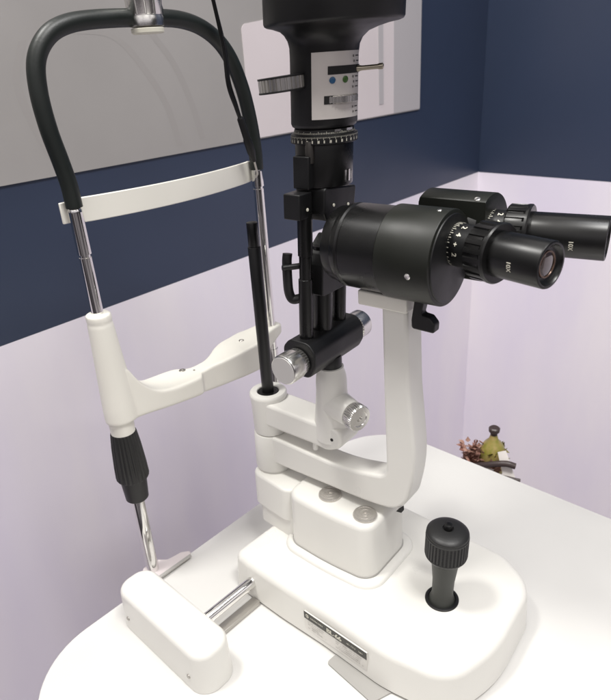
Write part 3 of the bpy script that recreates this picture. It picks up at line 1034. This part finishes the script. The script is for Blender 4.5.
# lamp body: round, flaring into the wide lamp house
LB = 0.5405
AZ = math.atan2(-TW.y, -TW.x)            # azimuth towards the operator's left
sr = Vector((0.73, 0.683, 0))
secs = [(0.0, 0.0270, 0), (0.0015, 0.0292, 0), (0.004, 0.0302, 0), (0.058, 0.0300, 0), (0.066, 0.0306, 0.0003), (0.071, 0.0325, 0.0008), (0.0755, 0.0365, 0.002), (0.0785, 0.0425, 0.0045), (0.0808, 0.0505, 0.006), (0.082, 0.0570, 0.0075), (0.083, 0.0592, 0.0080), (0.085, 0.0602, 0.0082), (0.150, 0.0602, 0.0082), (0.156, 0.057, 0.0082), (0.158, 0.049, 0.0082)]
bm = bmesh.new()
prev = None
rings = []
n = 96
for dz, r, sh_ in secs:
    rings.append([bm.verts.new((TW.x + sr.x * sh_ + r * math.cos(2 * PI * i / n), TW.y + sr.y * sh_ + r * math.sin(2 * PI * i / n), LB + dz)) for i in range(n)])
for k in range(len(rings) - 1):
    for i in range(n):
        j = (i + 1) % n
        bm.faces.new((rings[k][i], rings[k][j], rings[k + 1][j], rings[k + 1][i]))
bm.faces.new(rings[0][::-1])
bm.faces.new(rings[-1])
lh = obj('lamp_house', bm, M['black'], sl, ang=60)

# curved silver control panel with two slots
AC = math.atan2(-TW.y, -TW.x)            # direction to the camera side
A0, A1 = AC - R(21), AC + R(74)
PR = 0.0308
bm = bmesh.new()
st = 24
pz0, pz1 = LB + 0.0085, LB + 0.0610
vo, vi = [], []
for k in range(st + 1):
    t = A0 + (A1 - A0) * k / st
    for z in (pz0, pz1):
        vo.append(bm.verts.new((TW.x + PR * math.cos(t), TW.y + PR * math.sin(t), z)))
        vi.append(bm.verts.new((TW.x + 0.0296 * math.cos(t), TW.y + 0.0296 * math.sin(t), z)))
for k in range(st):
    a_, b_, c_, d_ = 2 * k, 2 * k + 2, 2 * k + 3, 2 * k + 1
    bm.faces.new((vo[a_], vo[b_], vo[c_], vo[d_]))
    bm.faces.new((vo[a_], vi[a_], vi[b_], vo[b_]))
    bm.faces.new((vo[d_], vo[c_], vi[c_], vi[d_]))
bm.faces.new((vo[0], vo[1], vi[1], vi[0]))
bm.faces.new((vo[-2], vi[-2], vi[-1], vo[-1]))
cp_ = obj('control_panel', bm, M['panel'], lh)
def on_panel(name, a0, a1, z0, z1, m_, rr=PR + 0.0003):
    bm = bmesh.new()
    arc_patch(bm, TW.x, TW.y, rr, a0, a1, z0, z1, steps=10)
    return obj(name, bm, m_, cp_, recalc=False)
def angx(px):       # screen offset (in px from the tower axis at 325) to azimuth
    return AC + math.asin(max(-1, min(1, (px - 325.5) / 35.0)))
on_panel('slot', angx(328.5), AC + R(78), LB + 0.0435, LB + 0.0500, M['dark'])
on_panel('slot', angx(325), AC + R(40), LB + 0.0205, LB + 0.0272, M['dark'])
for px, mm in ((333, M['blue']), (345.5, M['green'])):
    a_ = angx(px)
    er = Vector((math.cos(a_), math.sin(a_), 0))
    bm = bmesh.new()
    lathe(bm, Vector((TW.x, TW.y, LB + 0.0392)) + er * (PR - 0.0006), er, [(0, 0.0027), (0.0012, 0.0027), (0.0016, 0.0020), (0.0017, 0.0008)], 24)
    obj('filter_dot', bm, mm, cp_)
# lever in the upper slot
a_ = AC + R(66)
er = Vector((math.cos(a_), math.sin(a_), 0))
bm = bmesh.new()
p0_ = Vector((TW.x, TW.y, LB + 0.0465)) + er * 0.029
dr = Vector((0.75, 0.60, 0.03)).normalized()
lathe(bm, p0_, dr, [(0, 0.0024), (0.003, 0.0026), (0.006, 0.0020), (0.019, 0.0020), (0.021, 0.0026), (0.0235, 0.0026), (0.0245, 0.0015)], 20)
obj('slot_lever', bm, mat('brass_grey_metal', (0.42, 0.38, 0.30), 0.28, 1.0), cp_)
# horizontal thumb wheel in the lower slot
bm = bmesh.new()
er2 = Vector((math.cos(AC + R(38)), math.sin(AC + R(38)), 0))
lathe(bm, Vector((TW.x, TW.y, LB + 0.0205)) + er2 * 0.0150, (0, 0, 1), [(0, 0.0185), (0.0008, 0.0203), (0.0058, 0.0203), (0.0066, 0.0185)], 160, mod=lambda i, k: 1 if (i % 4) < 2 else 0.955)
obj('thumb_wheel', bm, M['alu'], lh, ang=25)
# tiny scale marks near the panel's right edge
bm = bmesh.new()
for k in range(12):
    z = pz0 + 0.004 + k * 0.0040
    if LB + 0.019 < z < LB + 0.029 or LB + 0.042 < z < LB + 0.051:
        continue
    a0 = AC + R(random.choice((58, 60, 62)))
    arc_patch(bm, TW.x, TW.y, PR + 0.0004, a0, a0 + R(10), z, z + 0.0008)
    arc_patch(bm, TW.x, TW.y, PR + 0.0004, a0 - R(7), a0 - R(5), z - 0.0006, z + 0.0012)
obj('scale_marks', bm, M['ink'], cp_, recalc=False)
# big thumb wheel on the left of the lamp body
bm = bmesh.new()
wc = Vector((TW.x, TW.y, LB + 0.0385)) - sr * 0.0350 + Vector((0.006, -0.006, 0))
wax = Vector((-0.07, -0.045, 1)).normalized()
lathe(bm, wc, wax, [(-0.0050, 0.0205), (-0.0048, 0.0232), (0.0048, 0.0232), (0.0050, 0.0205)], 288, mod=lambda i, k: (1 if (i % 8) < 5 else 0.93) if k in (1, 2) else 1)
aw = obj('aperture_wheel', bm, M['alu'], lh, ang=25)
for z0_ in (-0.0064, 0.0049):
    cyl('wheel_rim', wc + wax * z0_, wax, 0.0236, 0.0015, M['black'], aw, b=0.0003)

LEAN = False
# ------------------------------------------------------------------ microscope head
ZC = 0.4385
def drum(name, o, r0, r1, rad, m_, parent, clip=None, th=TH, z=ZC, prof=None):
    ee = Vector((math.cos(th), math.sin(th), 0))
    bm = bmesh.new()
    p0_ = L(r0, o, z)
    ln = r1 - r0
    pr = prof or [(0, rad - 0.004), (0.001, rad - 0.001), (0.002, rad), (ln - 0.0012, rad), (ln - 0.0004, rad - 0.0004), (ln, rad - 0.0014)]
    lathe(bm, p0_, ee, pr, 128)
    if clip is not None:
        for v in bm.verts:
            d = (Vector((v.co.x, v.co.y)) - AX).dot(N2) - clip
            if d < 0:
                v.co -= n3 * d
    return obj(name, bm, m_, parent, ang=35)
BO = -0.0150
mh = drum('microscope_body', BO, 0.141, 0.166, 0.0388, M['gloss'], sl,
          prof=[(-0.014, 0.0290), (-0.014, 0.0338), (-0.012, 0.0348), (-0.003, 0.0352), (-0.002, 0.0372), (0.000, 0.0382), (0.004, 0.0388), (0.0055, 0.0375), (0.0065, 0.0375), (0.008, 0.0388), (0.046, 0.0390), (0.0465, 0.0375)])
# rear carrier ring
bm = bmesh.new()
lathe(bm, L(0.1285, BO, ZC), e3, [(-0.006, 0.026), (-0.0055, 0.0275), (-0.001, 0.0275)], 64)
obj('objective_ring', bm, M['black'], mh)
d1 = drum('prism_drum', BO, 0.1860, 0.2385, 0.0412, M['drum'], sl)
d2 = drum('prism_drum', 0.045, 0.185, 0.2490, 0.0395, M['drum'], sl, clip=0.0275, z=0.4425)
def screw(p, d, parent, r=0.0027):
    bm = bmesh.new()
    lathe(bm, p, d, [(0, r), (0.0008, r), (0.0012, r * 0.8), (0.0010, r * 0.4)], 20)
    return obj('screw', bm, M['alu'], parent)
def drumpt(o, rad, r, phi, z=ZC):       # point on a drum's side; phi 0 = up, 90 = towards the near side
    dz = math.cos(R(phi))
    do = -math.sin(R(phi))
    d = n3 * do + Vector((0, 0, dz))
    return L(r, o, z) + d * rad, d
p, d = drumpt(BO, 0.0408, 0.2205, 99)
screw(p, d, d1)
p, d = drumpt(BO, 0.0408, 0.2300, 8)
screw(p, d, d1, 0.0020)
p, d = drumpt(0.045, 0.0391, 0.2400, 22, 0.4425)
screw(p, d, d2)
# front cover discs
for dd, o, rr, r1, z in ((d1, BO, 0.0378, 0.2386, ZC), ):
    bm = bmesh.new()
    lathe(bm, L(r1, o, z), e3, [(0, rr), (0.0010, rr - 0.0004), (0.0012, rr - 0.001), (0.0012, 0.003)], 96)
    obj('end_disc', bm, M['black'], dd)

# black lever under the near drum
bm = bmesh.new()
lv = fillet([(0.2090, 0.402), (0.2190, 0.402), (0.2150, 0.3845), (0.2235, 0.3835), (0.2290, 0.3775), (0.2285, 0.3690), (0.2060, 0.3695), (0.2055, 0.378)], [0, 0, .002, .004, .005, .002, .003, .003], 5)
prism(bm, [L(p.x, BO - 0.006, p.y) for p in lv], n3 * 0.011)
obj('release_lever', bm, M['black'], sl, bevel=0.0015)

# eyepieces
def eyepiece(p0, th, length, parent, extra=0.0, so=0.0):
    ee = Vector((math.cos(th), math.sin(th), 0))
    ee = (ee + Vector((0, 0, extra))).normalized()
    a, u, v = frame(ee)
    bm = bmesh.new()      # scale sleeve
    lathe(bm, p0, ee, [(-0.004, 0.0178), (0.0, 0.0182), (so + 0.0145, 0.0182), (so + 0.0150, 0.0195), (so + 0.0158, 0.0200)], 96)
    ep = obj('eyepiece', bm, M['black'], parent)
    bm = bmesh.new()      # fluted ring
    def fl(i, k):
        if 2 <= k <= 3:
            return 1 if (i % 12) < 7 else 0.952
        return 1
    lathe(bm, p0, ee, [(so + d_, r_) for d_, r_ in [(0.0150, 0.0200), (0.0158, 0.0226), (0.0172, 0.0242), (0.0305, 0.0242), (0.0325, 0.0246), (0.0345, 0.0246), (0.0358, 0.0236), (0.0360, 0.0180)]], 240, mod=fl)
    obj('focus_ring', bm, M['gloss'], ep, ang=28)
    bm = bmesh.new()      # tube
    R_ = 0.0184
    lathe(bm, p0, ee, [(0.030, R_ - .001), (0.037, R_), (length - 0.0012, R_), (length - 0.0003, R_ - 0.0004), (length, R_ - 0.0011), (length, R_ - 0.0026), (length - 0.002, R_ - 0.0036), (length - 0.0035, R_ - 0.006), (length - 0.0038, R_ - 0.009)], 96)
    tb_ = obj('eye_tube', bm, M['gloss'], ep)
    bm = bmesh.new()
    lathe(bm, p0 + ee * (length - 0.0037), ee, [(0, 0.0098), (0.0004, 0.0092), (0.0010, 0.0070), (0.0014, 0.0035), (0.0015, 0.0005)], 48)
    obj('lens', bm, M['glass'], ep)
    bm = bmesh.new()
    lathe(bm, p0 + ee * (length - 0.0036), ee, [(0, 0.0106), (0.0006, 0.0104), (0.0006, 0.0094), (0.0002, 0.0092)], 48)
    obj('lens_reflection', bm, M['lensreflect'], ep)  # amber lens reflection modelled as a coloured ring
    # dioptre ticks and figures on the sleeve
    def onsl(ang, d, r=0.0184):
        return p0 + ee * d + (u * math.cos(ang) + v * math.sin(ang)) * r
    cam_az = math.atan2((up_dir := (Vector((0, 0, 0.6)) - p0)).dot(v), up_dir.dot(u))
    bm = bmesh.new()
    tk = 0.0045 if so > 0.005 else 0.0015
    for k in range(-14, 15):
        a_ = cam_az + k * 0.115
        ln = 0.0045 if k % 2 else 0.0062
        vs = [onsl(a_ - 0.016, tk), onsl(a_ + 0.016, tk), onsl(a_ + 0.016, tk + ln), onsl(a_ - 0.016, tk + ln)]
        bm.faces.new([bm.verts.new(q) for q in vs])
    for s, off in (('2', 0.50), ('+', 0.02), ('4', -0.42), ('2', -0.86)):
        a_ = cam_az + off * (1 if (v.cross(u)).dot(ee) > 0 else 1)
        def fn(x, y, dz, a_=a_):
            return onsl(a_ + (x / 0.0184), tk + 0.0120 + y, 0.01845 + dz)
        text_into(bm, s, 0.0066, fn, bold=0.0002)
    obj('dioptre_scale', bm, M['paint'], ep, recalc=False)
    # magnification figures on the tube
    bm = bmesh.new()
    s_ = 0.45
    def fn2(x, y, dz):
        return p0 + ee * (length * 0.74 + y) + (u * math.cos(cam_az + s_ + x / R_) + v * math.sin(cam_az + s_ + x / R_)) * (R_ + 0.0002 + dz)
    text_into(bm, '10X', 0.0052, fn2, bold=0.00012)
    obj('marking', bm, M['paint'], ep, recalc=False)
    return ep
eyepiece(Vector((-0.2630, 0.4560, 0.4490)), R(-9), 0.0920, sl, so=0.0125)
eyepiece(Vector((-0.2600, 0.5080, 0.4490)), R(13), 0.1000, sl, so=0.003)
# small bridge at the far eyepiece
bm = bmesh.new()
lathe(bm, Vector((-0.272, 0.5055, 0.4490)), (math.cos(R(13)), math.sin(R(13)), 0), [(0, 0.0225), (0.008, 0.0222), (0.009, 0.0205)], 64)
obj('eyepiece_collar', bm, M['black'], d2)

# ------------------------------------------------------------------ ornament on a small stand beyond the table
sd = thing('stand', 'pale low stand behind the far table edge that carries the small ornament', 'stand', (-0.40, 0.86, ZF))
slab('stand_top', fillet([(-0.415, 0.80), (-0.365, 0.80), (-0.365, 0.855), (-0.415, 0.855)], 0.012), -0.105, -0.09, M['paper'], sd, bevel=0.002)
bm = bmesh.new()
lathe(bm, (-0.39, 0.83, ZF + 0.001), (0, 0, 1), [(0, 0.09), (0.012, 0.088), (0.02, 0.03), (0.60, 0.022), (0.645, 0.03)], 32)
obj('stand_post', bm, M['paper'], sd)
orn = thing('ornament', 'small ornament with a yellow-green jar, red leaves and dark handle, beyond the far table edge', 'ornament', (-0.39, 0.86, -0.09))
oc = Vector((-0.388, 0.835, 0.0))
bm = bmesh.new()
lathe(bm, oc + Vector((0, 0, -0.0895)), (0, 0, 1), [(0, 0.014), (0.03, 0.020), (0.055, 0.0225), (0.070, 0.0210), (0.082, 0.0150), (0.090, 0.008), (0.099, 0.0055)], 40)
jar = obj('jar', bm, M['olive'], orn)
bm = bmesh.new()
lathe(bm, oc + Vector((0, 0, 0.008)), (0, 0, 1), [(0, 0.0055), (0.006, 0.0062), (0.008, 0.0088), (0.014, 0.0092), (0.016, 0.007)], 24)
obj('stopper', bm, M['stick'], jar)
bm = bmesh.new()
tube(bm, catmull([oc + Vector(q) for q in ((-0.028, -0.030, -0.050), (-0.014, -0.036, -0.040), (0.004, -0.036, -0.030), (0.022, -0.032, -0.022), (0.038, -0.026, -0.018), (0.050, -0.020, -0.021))], 8), 0.0052, 16)
obj('handle', bm, M['stick'], orn)
bm = bmesh.new()
rg = random.Random(3)
def leaf(bm, c, d, s, mi=0):
    d = Vector(d).normalized()
    a, u, v = frame(d)
    w_ = s * rg.uniform(0.35, 0.55)
    pts = [c, c + d * s * 0.35 + u * w_ + v * s * 0.1, c + d * s + v * s * 0.25, c + d * s * 0.35 - u * w_ + v * s * 0.1]
    f0 = [bm.verts.new(q) for q in pts]
    mid = bm.verts.new(c + d * s * 0.4 - v * s * 0.05)
    for i in range(4):
        bm.faces.new((f0[i], f0[(i + 1) % 4], mid))
for k in range(190):
    c_ = oc + Vector((-0.024 + rg.gauss(0, 0.008), -0.020 + rg.gauss(0, 0.008), -0.040 + rg.uniform(-0.03, 0.030)))
    leaf(bm, c_, (rg.gauss(-0.3, 0.8), rg.gauss(-0.3, 0.8), rg.gauss(0.3, 0.6)), rg.uniform(0.008, 0.015))
for k in range(36):
    c_ = oc + Vector((0.016 + rg.gauss(0, 0.004), -0.022 + rg.gauss(0, 0.005), -0.045 + rg.uniform(-0.02, 0.014)))
    leaf(bm, c_, (rg.gauss(0.3, 0.8), rg.gauss(-0.3, 0.8), rg.gauss(0.0, 0.6)), rg.uniform(0.010, 0.015))
obj('red_leaves', bm, M['leafred'], orn, recalc=False)
bm = bmesh.new()
for k in range(70):
    th_ = rg.uniform(0, 2 * PI)
    c_ = oc + Vector((0.019 * math.cos(th_), 0.019 * math.sin(th_), rg.uniform(-0.045, -0.018)))
    leaf(bm, c_, (math.cos(th_ + rg.uniform(-1, 1)) * 0.5, math.sin(th_ + rg.uniform(-1, 1)) * 0.5, rg.uniform(-0.4, 1.0)), rg.uniform(0.007, 0.013))
obj('green_leaves', bm, M['goldleaf'], orn, recalc=False)
bm = bmesh.new()
cd = [(0.020, -0.024, -0.004), (0.030, -0.018, 0.000), (0.052, -0.020, -0.046), (0.040, -0.030, -0.056)]
prism(bm, [oc + Vector(q) for q in cd], (0.0006, 0.0010, 0.0))
cd = [(-0.006, -0.034, -0.080), (0.022, -0.034, -0.070), (0.018, -0.030, -0.036), (-0.002, -0.030, -0.040)]
prism(bm, [oc + Vector(q) for q in cd], (0.0006, 0.0010, 0.0))
obj('paper_card', bm, M['paper'], orn)
bm = bmesh.new()
for k in range(4):
    z = -0.046 - k * 0.006
    tube(bm, [oc + Vector((0.018, -0.036, z + 0.004)), oc + Vector((0.060, -0.018, z))], 0.0030, 10, mi=k % 2)
obj('striped_band', bm, [M['stick'], M['paper']], orn)
